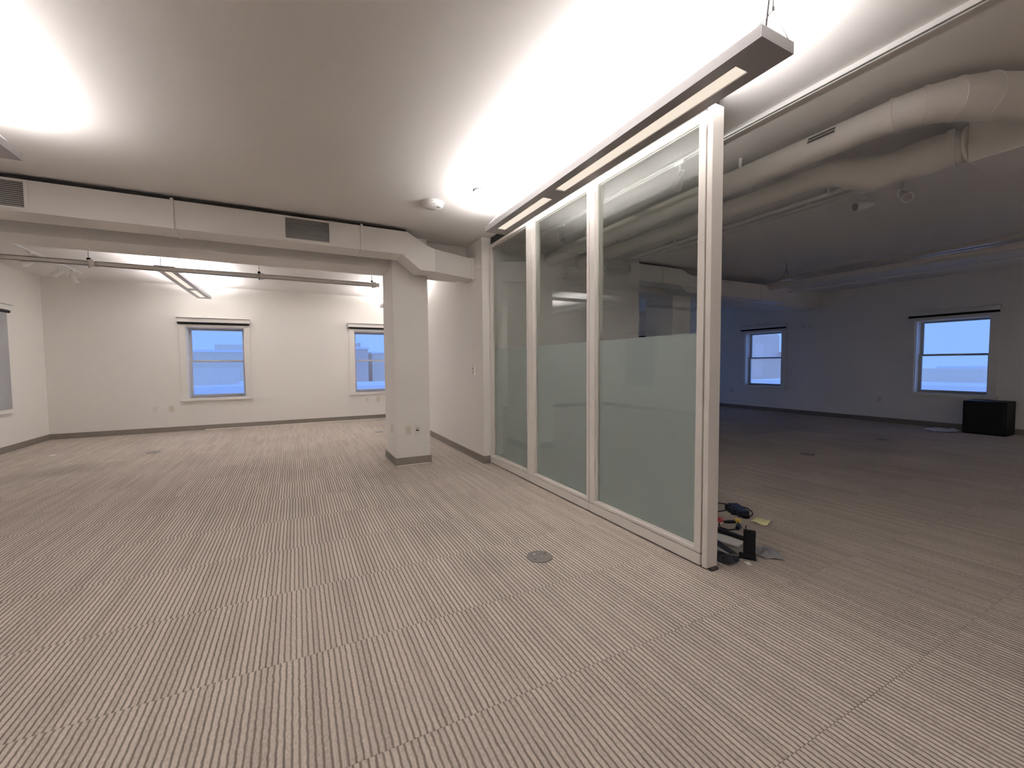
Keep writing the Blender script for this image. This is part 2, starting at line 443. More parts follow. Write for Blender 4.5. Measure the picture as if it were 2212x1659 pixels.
def roller(w, a, b, label, drop=None, dark=False):
    P = wall_map(w); c = P((a + b) / 2, -0.06, 2.17)
    t = thing('roller_shade', c, label, 'window shade', 'roller shades above the windows')
    lo, hi = a - 0.125, b + 0.105
    if w == 'back' and b > 2.0 and b < 3: hi = b + 0.08
    mb = MB(); wbox(mb, w, lo, hi, -0.095, -0.002, 2.190, 2.262); wbox(mb, w, lo, hi, -0.125, -0.002, 2.272, 2.284); wbox(mb, w, lo + 0.004, hi - 0.004, -0.080, -0.002, 2.262, 2.272)
    mb.build('cassette', 'trim', t, bevel=0.003)
    rod = MB(); rod.tube([P(lo + 0.012, -0.055, 2.172), P(hi - 0.012, -0.055, 2.172)], 0.021, 12)
    rod.build('roller_tube', 'black', t, smooth=True)  # black colour stands for the shade below the cassette
    if drop is not None:
        mb = MB(); wbox(mb, w, a - 0.05, b + 0.05, -0.050, -0.048, drop, 2.18); f = mb.build('fabric', 'shade', t)
        wbox(MB(), w, a - 0.05, b + 0.05, -0.056, -0.044, drop - 0.02, drop + 0.005).build('hem_bar', 'trim', f)
roller('back', -1.955, -0.955, 'white cassette of rolled-up shade over the window between wall outlets and pendant light')
roller('back', 1.22, 2.04, 'white cassette of rolled-up shade over the window half hidden by the column')
roller('left', 8.32, 9.30, 'grey roller shade pulled down over the side window next to the corner', drop=0.64)
roller('right', 6.43, 7.42, 'roller shade cassette over the dusk window nearer the dark room corner')
roller('right', 2.79, 3.82, 'roller shade cassette over the dusk window above the black box')
roller('back', 5.30, 6.80, 'roller shade cassette on the unlit room end wall, next to the core wall')
roller('back', 7.30, 8.80, 'roller shade cassette on the unlit room end wall, middle one')
roller('back', 9.30, 10.75, 'roller shade cassette on the unlit room end wall, next to its corner')

# ------------------------------------------------------------------ column, beams
col = thing('column', (1.325, 5.72, 0), 'square white painted column with two outlets and vinyl base under the duct', 'column')
box(1.10, 1.55, 5.40, 6.05, 0, ZC - 0.001).build('shaft', 'wall', col, bevel=0.004)
mb = MB()
for b in ((1.10 - BT, 1.55 + BT, 5.40 - BT, 5.40, 0.012, BH + 0.005), (1.10 - BT, 1.10, 5.40, 6.05, 0.012, BH + 0.005), (1.55, 1.55 + BT, 5.40, 6.05, 0.012, BH + 0.005), (1.10 - BT, 1.55 + BT, 6.05, 6.05 + BT, 0.012, BH + 0.005)): mb.box(*b)
mb.build('vinyl_base', 'base', col)
box(1.115, 1.535, 5.40 - 0.010, 5.40, 0, 0.012).build('base_strip', 'trim', col)
colr = thing('column', (6.25, 5.72, 0), 'plain white column standing in the unlit room behind the glass', 'column')
box(6.02, 6.47, 5.40, 6.05, 0, ZC - 0.001).build('shaft', 'wall', colr, bevel=0.004)
mb = MB()
for b in ((6.02 - BT, 6.47 + BT, 5.40 - BT, 5.40, 0, BH), (6.02 - BT, 6.02, 5.40, 6.05, 0, BH), (6.47, 6.47 + BT, 5.40, 6.05, 0, BH)): mb.box(*b)
mb.build('vinyl_base', 'base', colr)

def beam(x0, x1, label):
    mb = MB().box(x0, x1, 5.53, 6.04, 2.53, ZC - 0.0005)
    mb.box(x0, x1, 6.04, 6.16, 2.60, ZC - 0.0005)
    return tag(mb.build('ceiling_beam', 'ceil', bevel=0.004), label, 'beam')
beam(XL, 1.10, 'deep white ceiling beam behind the long grilled duct, running to the column')
beam(1.55, XW, 'short stub of white beam between the column and the core wall')
beam(XC, 6.02, 'white ceiling beam in the unlit room from core wall to column')
beam(6.47, XR, 'white ceiling beam in the unlit room from column to outer wall')

# ------------------------------------------------------------------ rectangular duct with grilles over the front room
duct = thing('supply_duct', (0, 5.2, 2.6), 'long white rectangular duct with two grilles, stepping down beside the column', 'duct')
def sec(x_top, x_bot, y0, y1, z0, z1):
    return [(x_bot, y0, z0), (x_bot, y1, z0), (x_top, y1, z1), (x_top, y0, z1)]
mb = MB().hull([sec(XL, XL, 5.05, 5.385, 2.607, 2.875), sec(1.215, 1.15, 5.05, 5.385, 2.607, 2.875), sec(1.46, 1.37, 5.05, 5.385, 2.440, 2.742),
                sec(1.552, 1.552, 5.05, 5.385, 2.437, 2.712), sec(XW - 0.002, XW - 0.002, 5.27, 5.52, 2.434, 2.702)])
body = mb.build('duct_body', 'duct', duct, bevel=0.004)
for x in (-1.0, 0.70, -2.75):
    mb = MB().box(x - 0.012, x + 0.012, 5.032, 5.39, 2.600, 2.887); mb.build('flange', 'duct', duct, bevel=0.002)
MB().hull([sec(XW - 0.055, XW - 0.055, 5.235, 5.50, 2.428, 2.708), sec(XW - 0.001, XW - 0.001, 5.255, 5.515, 2.428, 2.708)]).build('end_collar', 'duct', duct)
for x in (-2.2, -0.6, 0.95):
    MB().box(x - 0.012, x + 0.012, 5.20, 5.225, 2.87, ZC).build('hanger_strap', 'dark', duct)
MB().box(XL + 0.005, 1.20, 5.055, 5.38, 2.8755, 2.897).build('shadow_strip', 'dark', duct)  # dark strip stands in for the shade between duct and ceiling
for (x0, x1) in ((-0.06, 0.362), (-2.41, -1.985)):
    z0, z1 = 2.640, 2.852; y = 5.05
    mb = MB()
    for b in ((x0 - 0.025, x1 + 0.025, y - 0.012, y - 0.001, z0 - 0.02, z0), (x0 - 0.025, x1 + 0.025, y - 0.012, y - 0.001, z1, z1 + 0.018), (x0 - 0.025, x0, y - 0.012, y - 0.001, z0, z1), (x1, x1 + 0.025, y - 0.012, y - 0.001, z0, z1)): mb.box(*b)
    g = mb.build('grille', 'duct', duct)
    box(x0, x1, y - 0.004, y - 0.0012, z0, z1).build('grille_back', 'slotdark', g)
    n = 13
    for k in range(n):
        zc = z0 + (k + 0.5) * (z1 - z0) / n; h = 0.0085
        vs = [(x0, y - 0.010, zc - h * 0.45), (x1, y - 0.010, zc - h * 0.45), (x1, y - 0.003, zc + h * 0.55), (x0, y - 0.003, zc + h * 0.55),
              (x0, y - 0.0115, zc - h * 0.30), (x1, y - 0.0115, zc - h * 0.30), (x1, y - 0.0045, zc + h * 0.75), (x0, y - 0.0045, zc + h * 0.75)]
        MB().add(vs, [(0, 1, 2, 3), (7, 6, 5, 4), (0, 4, 5, 1), (1, 5, 6, 2), (2, 6, 7, 3), (3, 7, 4, 0)]).build('slat', 'grille', g)
# its twin in the unlit room
duct2 = thing('supply_duct', (7.5, 5.2, 2.6), 'white rectangular duct under the unlit room ceiling, leaving the core wall', 'duct')
MB().hull([sec(XC, XC, 5.05, 5.385, 2.607, 2.875), sec(5.85, 5.78, 5.05, 5.385, 2.607, 2.875), sec(6.05, 5.96, 5.05, 5.385, 2.50, 2.79), sec(8.9, 8.9, 5.05, 5.385, 2.50, 2.79)]).build('duct_body', 'duct', duct2, bevel=0.004)
for x in (5.4, 6.7, 8.0):
    MB().box(x - 0.012, x + 0.012, 5.035, 5.388, 2.49 if x > 6 else 2.60, 2.80 if x > 6 else 2.885).build('flange', 'duct', duct2)
    MB().box(x - 0.01, x + 0.01, 5.2, 5.22, 2.78, ZC).build('hanger_strap', 'duct', duct2)

# strut rail under the beam, back of the front room
strut = thing('strut_rail', (-1.3, 6.32, 2.43), 'slim metal strut rail hung below the beam with clamps', 'rail')
mb = MB().box(XL, 1.10, 6.295, 6.345, 2.468, 2.476).box(XL, 1.10, 6.295, 6.301, 2.424, 2.476).box(XL, 1.10, 6.339, 6.345, 2.424, 2.476).box(XL, 1.10, 6.295, 6.345, 2.424, 2.430)
mb.build('rail_body', 'steel', strut)
for k in range(40):
    x = -1.0 + 0.05 * k + 0.02
    if x < 1.06: box(x, x + 0.028, 6.31, 6.33, 2.476, 2.4775).build('slot', 'dark', strut)
for x in (-1.98, -0.36, 1.03, -3.3):
    c = box(x - 0.022, x + 0.022, 6.285, 6.355, 2.412, 2.488).build('clamp', 'steel', strut, bevel=0.003)
    MB().tube([(x - 0.03, 6.32, 2.40), (x - 0.03, 6.32, ZC)], 0.006, 8).build('threaded_rod', 'steel', c)
    MB().lathe((x - 0.03, 6.32, 2.488), [(0, 0), (0.018, 0), (0.018, 0.022), (0, 0.022)], 6).build('nut', 'dark', c)

# ------------------------------------------------------------------ pendant lights
FZ0, FZ1, FW, FL = 2.618, 2.668, 0.222, 2.80
def pendant(x, y, label, lit=True, power=1.0):
    """x, y: left near corner"""
    t = thing('pendant_light', (x + FW / 2, y + FL / 2, FZ0), label, 'light', 'long pendant lights')
    s0, s1 = x + 0.068, x + FW - 0.068
    ys = [(y + 0.16, y + 1.63), (y + 1.80, y + FL - 0.14)]
    mb = MB(); w = 0.004
    mb.box(x, x + w, y, y + FL, FZ0, FZ1).box(x + FW - w, x + FW, y, y + FL, FZ0, FZ1)
    mb.box(x + w, x + FW - w, y, y + w, FZ0, FZ1).box(x + w, x + FW - w, y + FL - w, y + FL, FZ0, FZ1)
    mb.box(x + w, s0, y + w, y + FL - w, FZ0, FZ0 + w).box(s1, x + FW - w, y + w, y + FL - w, FZ0, FZ0 + w)
    for (a, b) in ((y + w, ys[0][0]), (ys[0][1], ys[1][0]), (ys[1][1], y + FL - w)): mb.box(s0, s1, a, b, FZ0, FZ0 + w)
    mb.build('housing', 'fixture', t)
    for (a, b) in ys:
        box(s0, s1, a, b, FZ0 + 0.006, FZ0 + 0.008).build('diffuser', 'diffuser_on' if lit else 'diffuser_off', t)
    box(s0 - 0.02, s1 + 0.02, y + 0.03, y + FL - 0.03, FZ0 + 0.0085, FZ0 + 0.0105).build('reflector', 'white', t)
    for sx in (-0.035, 0.035):
        for (a, b) in ((y + 0.06, y + FL / 2 - 0.02), (y + FL / 2 + 0.02, y + FL - 0.06)):
            MB().tube([(x + FW / 2 + sx, a, FZ0 + 0.024), (x + FW / 2 + sx, b, FZ0 + 0.024)], 0.008, 8).build('tube', 'tube_on' if lit else 'tube_off', t, smooth=True)
    for yy in (y + 0.025, y + FL - 0.025):
        cx = x + FW / 2; za = FZ1 + 0.110
        h = MB().tube([(x + 0.006, yy - 0.015, FZ1 - 0.004), (cx, yy, za), (x + FW - 0.006, yy + 0.015, FZ1 - 0.004)], 0.0022, 6)
        h.tube([(x + 0.006, yy + 0.015, FZ1 - 0.004), (cx, yy, za), (x + FW - 0.006, yy - 0.015, FZ1 - 0.004)], 0.0022, 6)
        hg = h.build('hanger_yoke', 'cordgrey', t)
        MB().tube([(cx, yy, za - 0.008), (cx, yy, za + 0.012)], 0.006, 8).build('gripper', 'cordgrey', hg)
        MB().tube([(cx, yy, za), (cx, yy, ZC - 0.02)], 0.0030, 6).build('cable', 'cordgrey', hg)
        MB().lathe((cx, yy, ZC), [(0, -0.024), (0.008, -0.024), (0.011, -0.012), (0.024, -0.006), (0.024, 0)], 16).build('ceiling_cup', 'white', hg, smooth=True)
    MB().tube([(x + 0.066, y + 0.030, FZ1 - 0.02), (x + 0.072, y + 0.022, FZ1 + 0.1), (x + 0.078, y + 0.010, ZC)], 0.0042, 6).build('power_cord', 'cordgrey', t)
    if lit:
        ld = bpy.data.lights.new('tube_light', 'AREA'); ld.shape = 'RECTANGLE'; ld.size = 0.08; ld.size_y = FL - 0.12; ld.spread = math.radians(166)
        ld.energy = LAMP_W * power; ld.color = LAMP_COL
        lo = link(bpy.data.objects.new('tube_light', ld)); lo.parent = t
        lo.location = (0, 0, 0.0335); lo.rotation_euler = (math.pi, 0, 0)
    return t
pendant(1.715, 1.10, 'lit grey pendant light hanging along the top of the glass partition')
pendant(-1.735, 1.06, 'lit pendant light over the open front of the room, beside the grilled duct end', power=0.6)
pendant(-1.665, 7.26, 'lit pendant light with two glowing slots in front of the back window')
pendant(1.745, 7.22, 'lit pendant light at the core wall, mostly hidden by the column')
pendant(1.715, -4.95, 'lit pendant light behind the viewpoint, in line with the glass partition')
pendant(-1.735, -4.95, 'lit pendant light behind the viewpoint, over the open side of the room')
pendant(8.40, -4.95, 'added lit pendant light behind the viewpoint, towards the outer wall')  # unseen lamp, added to brighten the unlit room
pendant(7.00, 1.30, 'switched-off pendant light in the unlit room', lit=False)

# ------------------------------------------------------------------ glass partition
PX0, PX1 = 2.245, 2.338
GX = 2.290
part = thing('glass_partition', (2.29, 3.35, 0), 'white framed glass partition of three tall panes with frosted lower half', 'partition')
PZ0, PZ1 = 0.012, 2.822
panels = [(1.775, 2.911), (2.917, 3.981), (3.987, 4.985)]
GZ0, GZ1 = 0.112, 2.790
for k, (y0, y1) in enumerate(panels):
    gy0, gy1 = [(1.825, 2.842), (2.949, 3.874), (4.014, 4.950)][k]
    mb = MB()
    mb.box(PX0, PX1, y0, gy0, 0.088, PZ1); mb.box(PX0, PX1, gy1, y1, 0.088, PZ1)
    mb.box(PX0, PX1, gy0, gy1, 0.088, GZ0); mb.box(PX0, PX1, gy0, gy1, GZ1, PZ1)
    fr = mb.build('panel_frame', 'frame', part, bevel=0.003)
    mb = MB(); e = 0.007
    for xa, xb in ((GX - 0.022, GX - 0.008), (GX + 0.008, GX + 0.022)):
        mb.box(xa, xb, gy0, gy0 + e, GZ0, GZ1).box(xa, xb, gy1 - e, gy1, GZ0, GZ1).box(xa, xb, gy0 + e, gy1 - e, GZ0, GZ0 + e).box(xa, xb, gy0 + e, gy1 - e, GZ1 - e, GZ1)
    mb.build('glazing_bead', 'frame', fr)
    gl = box(GX - 0.005, GX + 0.005, gy0 + 0.001, gy1 - 0.001, GZ0 + 0.001, GZ1 - 0.001).build('glass_pane', 'glass', fr)
    box(GX + 0.0055, GX + 0.0065, gy0 + e, gy1 - e, GZ0 + e, 1.490).build('frosted_film', 'frost', fr)
    box(PX0 - 0.002, PX1 + 0.002, y0, y1, PZ0, 0.082).build('base_rail', 'frame', part, bevel=0.002)
box(2.262, 2.322, 1.70, 4.98, 0.0, PZ0).build('floor_track', 'dark', part)
box(2.258, 2.326, 1.776, 4.984, 0.0822, 0.0878).build('base_joint', 'dark', part)
for yj in (2.914, 3.984): box(2.258, 2.326, yj - 0.0028, yj + 0.0028, 0.09, PZ1 - 0.001).build('panel_joint', 'dark', part)
box(PX0 - 0.003, PX1 + 0.003, 1.725, 1.762, PZ0, 2.84).build('end_post', 'frame', part, bevel=0.003)
box(2.262, 2.322, 1.762, 1.775, PZ0, 2.82).build('post_joint', 'dark', part)
box(2.268, 2.316, 1.74, 4.985, PZ1, ZC).build('head_channel', 'dark', part)

# ------------------------------------------------------------------ ceiling devices
sd = thing('smoke_detector', (1.262, 4.165, ZC), 'round white smoke detector on the ceiling near the duct', 'smoke detector')
MB().lathe((1.262, 4.165, ZC), [(0.112, 0), (0.112, -0.014), (0.106, -0.018)], 36).build('base_ring', 'white', sd, smooth=True)
MB().lathe((1.262, 4.165, ZC), [(0.104, -0.014), (0.102, -0.034), (0.084, -0.048), (0, -0.052)], 36).build('housing', 'white', sd, smooth=True)
MB().lathe((1.308, 4.115, ZC - 0.048), [(0.020, 0.004), (0.018, -0.006), (0, -0.010)], 16).build('sensor_lens', 'brass', sd, smooth=True)
cp = thing('sprinkler_cover', (1.563, 3.682, ZC), 'flat round white sprinkler cover plate on the bright ceiling', 'sprinkler')
MB().lathe((1.563, 3.682, ZC), [(0, -0.009), (0.046, -0.009), (0.049, -0.006), (0.049, -0.003), (0, -0.003)], 32).build('cover_plate', 'white', cp, smooth=True)
MB().lathe((1.563, 3.682, ZC), [(0.040, -0.0028), (0.058, -0.0028), (0.058, -0.0002)], 32).build('shadow_ring', 'dark', cp)  # dark ring at the cover's gap, widened to draw its shadow

# ------------------------------------------------------------------ lighting tracks and heads
def track(x, y0, y1, label, z=ZC, w=0.036):
    t = thing('lighting_track', (x, (y0 + y1) / 2, z), label, 'track')
    mb = MB().box(x - w / 2, x + w / 2, y0, y1, z - 0.006, z).box(x - w / 2, x - w / 2 + 0.007, y0, y1, z - 0.028, z - 0.006).box(x + w / 2 - 0.007, x + w / 2, y0, y1, z - 0.028, z - 0.006)
    mb.build('channel', 'white', t)
    box(x - w / 2 + 0.007, x + w / 2 - 0.007, y0 + 0.01, y1 - 0.01, z - 0.010, z - 0.0062).build('slot', 'dark', t)
    for yy in (y0, y1): box(x - w / 2 - 0.001, x + w / 2 + 0.001, yy - 0.012, yy + 0.012, z - 0.030, z).build('end_cap', 'white', t)
def head(x, y, label, aim, z=ZC - 0.028, L=0.15, r=0.032):
    """track head: adapter, stem, bent arm and can, aimed along a direction"""
    t = thing('track_light_head', (x, y, z), label, 'spotlight', 'track light heads')
    a = Vector(aim).normalized()
    box(x - 0.017, x + 0.017, y - 0.045, y + 0.045, z - 0.022, z).build('adapter', 'white', t, bevel=0.003)
    p = Vector((x, y, z - 0.02)); k = p + Vector((0, 0, -0.06)); side = a.cross(Vector((0, 0, 1))).normalized()
    c = k + Vector((0, 0, -0.05))
    MB().tube([p, k, k + side * 0.04 + Vector((0, 0, -0.01)), k + side * 0.045 + Vector((0, 0, -0.05)), c + side * 0.03], 0.010, 8).build('arm', 'white', t, smooth=True)
    p0 = c - a * L * 0.45; p1 = c + a * L * 0.55
    can = MB().tube([p0, p0 + a * 0.03, p0 + a * 0.075, p1 - a * 0.02, p1], [r * 0.45, r * 0.75, r, r * 1.25, r * 1.3], 18).build('lamp_can', 'white', t, smooth=True)
    MB().tube([p1 - a * 0.012, p1 + a * 0.001], r * 1.1, 18).build('lens', 'fixture', can)
track(2.765, -1.0, 4.85, 'white lighting track on the ceiling just beyond the glass partition')
head(2.765, 2.42, 'white track spotlight seen through the pane next to the end post', (0.25, 0.75, -0.75))
head(2.765, 4.10, 'white track spotlight seen through the middle pane of the partition', (-0.3, -0.75, -0.7))
track(4.74, -1.0, 4.80, 'white lighting track deep in the unlit room beside a conduit', z=ZC - 0.018, w=0.046)
for y in (0.3, 2.5, 4.4): box(4.72, 4.76, y - 0.03, y + 0.03, ZC - 0.018, ZC).build('mount', 'white', bpy.data.objects['lighting_track.001'])
head(4.74, 2.02, 'track spotlight under the unlit room track, tipped sideways, clear of the box', (-0.9, 0.5, -0.15), z=ZC - 0.046, L=0.17)
head(4.74, 1.74, 'track spotlight under the unlit room track, close beside the plenum box', (-0.5, -0.4, -0.5), z=ZC - 0.046)
track(-3.22, 7.7, 9.75, 'short white lighting track near the back corner of the lit room')
head(-3.22, 9.50, 'track spotlight in the back corner, nearest the end wall, pointing down', (0.35, 0.2, -0.8))
head(-3.22, 9.02, 'track spotlight in the back corner aimed at the side wall, middle of its track', (-0.85, 0.25, -0.5))
head(-3.22, 8.25, 'track spotlight in the back corner, farthest from the end wall', (-0.85, 0.2, -0.4))

# conduit beside the track
cd = thing('conduit', (4.5, 2, 2.87), 'white conduit below the unlit ceiling ending at the core wall', 'pipe')
MB().tube([(4.5, -1.0, 2.872), (4.5, 4.99, 2.872)], 0.022, 10).build('pipe', 'white', cd, smooth=True)
for y in (0.4, 2.2, 4.0): box(4.474, 4.526, y - 0.012, y + 0.012, 2.85, ZC).build('clip', 'white', cd)

wc = thing('wall_conduit', (4.0, 4.97, 2.5), 'white conduit clipped along the face of the core wall behind the glass', 'pipe')
MB().tube([(4.62, 4.972, 2.84), (4.62, 4.972, 2.73), (4.605, 4.972, 2.71), (4.58, 4.972, 2.70), (3.50, 4.972, 2.70), (3.44, 4.972, 2.69), (3.40, 4.972, 2.66), (3.40, 4.972, 2.50)], 0.020, 10).build('pipe', 'white', wc, smooth=True)
for (x, z) in ((4.15, 2.70), (3.75, 2.70)):
    box(x - 0.012, x + 0.012, 4.945, 4.9995, z - 0.03, z + 0.03).build('clip', 'white', wc)

# ------------------------------------------------------------------ round ducts in the unlit room
def arc_pts(a, b, n): return [Vector(a).lerp(Vector(b), i / n) for i in range(n + 1)]
d1 = thing('round_duct', (3.19, 3, 2.66), 'white round duct bending away from the glass partition below the ceiling', 'duct')
R1 = 0.088
pts = [(3.19, 4.999, 2.752), (3.19, 1.35, 2.752)]
ang = [i * 9 for i in range(0, 8)]
cx, cy, rr = 3.19 + 0.42, 1.30, 0.42
for a in ang:
    t_ = math.radians(a); pts.append((cx - rr * math.cos(t_), cy - rr * math.sin(t_), 2.752))
last = Vector(pts[-1]); dr = Vector((math.sin(math.radians(ang[-1])), -math.cos(math.radians(ang[-1])), 0))
rs = [R1, R1] + [R1 + 0.004 * i for i in range(len(ang))]
pts.append(tuple(last + dr * ((3.868 - last.x) / dr.x))); rs.append(0.118)
MB().tube(pts, rs, 24).build('duct_body', 'duct', d1, smooth=True)
for a in (1, 3, 5, 7):
    t_ = math.radians(a * 9); c = Vector((cx - rr * math.cos(t_), cy - rr * math.sin(t_), 2.752)); dd = Vector((math.sin(t_), -math.cos(t_), 0))
    MB().tube([c - dd * 0.008, c + dd * 0.008], R1 + 0.004 * a + 0.005, 24).build('seam_band', 'duct', d1, smooth=True)
for y in (2.2, 4.2):
    MB().box(3.186, 3.194, y - 0.012, y + 0.012, 2.83, ZC).build('hanger_strap', 'white', d1)
for k in range(2):                        # slot register on the side of the duct
    t_ = math.radians(153 + k * 15)
    pts2 = []
    c = Vector((3.19 + math.cos(t_) * (R1 + 0.001), 0, 2.752 + math.sin(t_) * (R1 + 0.001)))
    n_ = Vector((math.cos(t_), 0, math.sin(t_))); tg = Vector((-math.sin(t_), 0, math.cos(t_)))
    vs = []
    for yy in (1.50, 1.66):
        for s1 in (-1, 1):
            for s2 in (0, 1): vs.append(tuple(Vector((c.x, yy, c.z)) + tg * s1 * 0.007 + n_ * s2 * 0.002))
    MB().add(vs, [(0, 1, 3, 2), (4, 6, 7, 5), (0, 4, 5, 1), (2, 3, 7, 6), (1, 5, 7, 3), (0, 2, 6, 4)]).build('register_slot', 'slotdark', d1)
d2 = thing('round_duct', (3.68, 3, 2.66), 'white round duct that swells into a flexible sleeve before the plenum box', 'duct')
MB().tube([(3.68, 4.999, 2.742), (3.68, 1.86, 2.742)], 0.080, 24).build('duct_body', 'duct', d2, smooth=True)
fp = [(3.68, 1.88, 2.742), (3.69, 1.78, 2.735), (3.74, 1.68, 2.700), (3.81, 1.58, 2.675), (3.88, 1.46, 2.690), (3.93, 1.34, 2.71), (3.96, 1.25, 2.72), (3.98, 1.176, 2.725)]
fr_ = [0.083, 0.088, 0.106, 0.124, 0.110, 0.120, 0.114, 0.104]
MB().tube(fp, fr_, 24).build('flexible_sleeve', 'duct', d2, smooth=True)
MB().tube([(3.962, 1.23, 2.7215), (3.970, 1.195, 2.7225)], 0.122, 24).build('clamp_band', 'duct', d2, smooth=True)
for y in (2.4, 4.2): MB().box(3.676, 3.684, y - 0.012, y + 0.012, 2.82, ZC).build('hanger_strap', 'white', d2)
pb = thing('plenum_box', (4.2, 0.2, 2.58), 'white sheet-metal plenum box where the two round ducts meet', 'duct')
box(3.925, 4.34, -0.9, 1.128, 2.585, 2.862).build('box_body', 'duct', pb, bevel=0.006)
box(3.90, 4.365, -0.2, -0.175, 2.56, 2.885).build('flange', 'duct', pb, bevel=0.003)
MB().tube([(3.983, 1.1275, 2.7255), (3.983, 1.145, 2.7255)], 0.112, 24).build('collar', 'duct', pb, smooth=True)
for y in (-0.4, 0.9):
    for x in (3.95, 4.31): box(x - 0.006, x + 0.006, y - 0.012, y + 0.012, 2.855, ZC).build('hanger_strap', 'white', pb)
sb = thing('slot_diffuser_box', (4.5, 0.4, 2.7), 'long white diffuser box beside the plenum below the unlit ceiling', 'duct')
box(4.37, 4.60, -0.9, 1.62, 2.735, 2.842).build('box_body', 'duct', sb, bevel=0.006)
box(4.355, 4.615, 1.0, 1.02, 2.725, 2.848).build('flange', 'duct', sb)
for y in (-0.4, 0.9): box(4.58, 4.592, y - 0.012, y + 0.012, 2.84, ZC).build('hanger_strap', 'white', sb)
d3 = thing('round_duct', (8.24, 3, 2.66), 'far round duct running parallel to the outer wall of the unlit room', 'duct')
MB().tube([(8.24, -1.5, 2.765), (8.24, 5.03, 2.765)], 0.070, 20).build('duct_body', 'duct', d3, smooth=True)
for y in (1.0, 4.0): MB().box(8.236, 8.244, y - 0.012, y + 0.012, 2.83, ZC).build('hanger_strap', 'white', d3)
p3 = thing('sprinkler_pipe', (8.86, 3, 2.7), 'thin white sprinkler pipe beyond the far round duct', 'pipe')
MB().tube([(8.92, -1.5, 2.705), (8.92, 6.9, 2.705)], 0.019, 10).build('pipe', 'white', p3, smooth=True)
for y in (0.0, 2.4, 4.8): MB().box(8.917, 8.923, y - 0.012, y + 0.012, 2.72, ZC).build('hanger_strap', 'white', p3)

# ------------------------------------------------------------------ wall plates
def plate(w, u, z, label, kind='duplex', mat='plate', group='wall outlets'):
    """w: ('x', X, sign) or ('y', Y, sign): plane and the side the room is on"""
    ax, pos, sg = w
    def B(mb, u0, u1, d0, d1, z0, z1):
        if ax == 'x': return mb.box(pos + sg * d0, pos + sg * d1, u0, u1, z0, z1)
        return mb.box(u0, u1, pos + sg * d0, pos + sg * d1, z0, z1)
    loc = (pos, u, z - 0.06) if ax == 'x' else (u, pos, z - 0.06)
    t = thing('outlet' if kind != 'switch' else 'thermostat', loc, label, 'outlet' if kind != 'switch' else 'thermostat', group)
    if kind == 'switch':
        B(MB(), u - 0.036, u + 0.036, 0, 0.022, z - 0.058, z + 0.058).build('cover', 'platew', t, bevel=0.004)
        B(MB(), u - 0.022, u + 0.022, 0.022, 0.024, z + 0.012, z + 0.040).build('display', 'grille', t)
        B(MB(), u - 0.018, u + 0.018, 0.022, 0.025, z - 0.03, z - 0.01).build('button', 'grille', t)
        return t
    B(MB(), u - 0.038, u + 0.038, 0, 0.007, z - 0.060, z + 0.060).build('cover_plate', mat, t, bevel=0.002)
    if kind == 'duplex':
        for dz in (-0.024, 0.024):
            s = B(MB(), u - 0.017, u + 0.017, 0.007, 0.010, z + dz - 0.017, z + dz + 0.017).build('socket', mat, t, bevel=0.002)
            for du in (-0.007, 0.007): B(MB(), u + du - 0.0015, u + du + 0.0015, 0.010, 0.0104, z + dz - 0.004, z + dz + 0.006).build('slot', 'dark', s)
        B(MB(), u - 0.004, u + 0.004, 0.007, 0.0085, z - 0.004, z + 0.004).build('screw', 'brass', t)
    elif kind == 'blank':
        for dz in (-0.042, 0.042): B(MB(), u - 0.003, u + 0.003, 0.007, 0.0082, z + dz - 0.003, z + dz + 0.003).build('screw', 'brass', t)
        B(MB(), u - 0.022, u + 0.022, 0.007, 0.0082, z - 0.022, z + 0.022).build('insert', 'plate', t, bevel=0.001)
    elif kind == 'data':
        B(MB(), u - 0.018, u + 0.018, 0.007, 0.0085, z + 0.012, z + 0.024).build('port', 'grille', t)
        B(MB(), u - 0.018, u + 0.018, 0.007, 0.0085, z - 0.016, z + 0.002).build('port', 'dark', t)
    return t
plate(('y', 5.40, -1), 1.262, 0.452, 'ivory duplex outlet on the column front, beside a data plate')
plate(('y', 5.40, -1), 1.380, 0.455, 'white data plate with a black port on the column front', 'data', 'platew')
plate(('x', 1.10, -1), 5.62, 0.46, 'ivory outlet on the narrow side face of the column')
plate(('y', YB, -1), -2.49, 0.46, 'pale blank-looking outlet plate left on the back wall, farther from the window', 'blank', 'platew')
plate(('y', YB, -1), -2.235, 0.455, 'ivory duplex outlet on the back wall, just beside the window sill end')
plate(('y', YB, -1), 1.486, 0.475, 'pale plate under the back window by the column, farther from the column', 'blank', 'platew')
plate(('y', YB, -1), 1.745, 0.475, 'ivory duplex outlet under the back window, next to the column edge')
plate(('x', XR, -1), 7.81, 0.495, 'dim outlet low on the outer wall of the unlit room, near its corner')
plate(('x', XR, -1), 4.376, 0.485, 'dim outlet low on the outer wall between the two dusk windows')
plate(('x', XR, -1), 5.93, 2.17, 'small plate high on the outer wall between the dusk windows, nearer the corner', 'blank', 'duct')
plate(('x', XR, -1), 5.77, 2.165, 'small plate high on the outer wall between the dusk windows, nearer the black box', 'blank', 'duct')
plate(('x', XW, -1), 5.295, 1.215, 'small white thermostat with grey display on the core wall by the partition', 'switch', group=None)

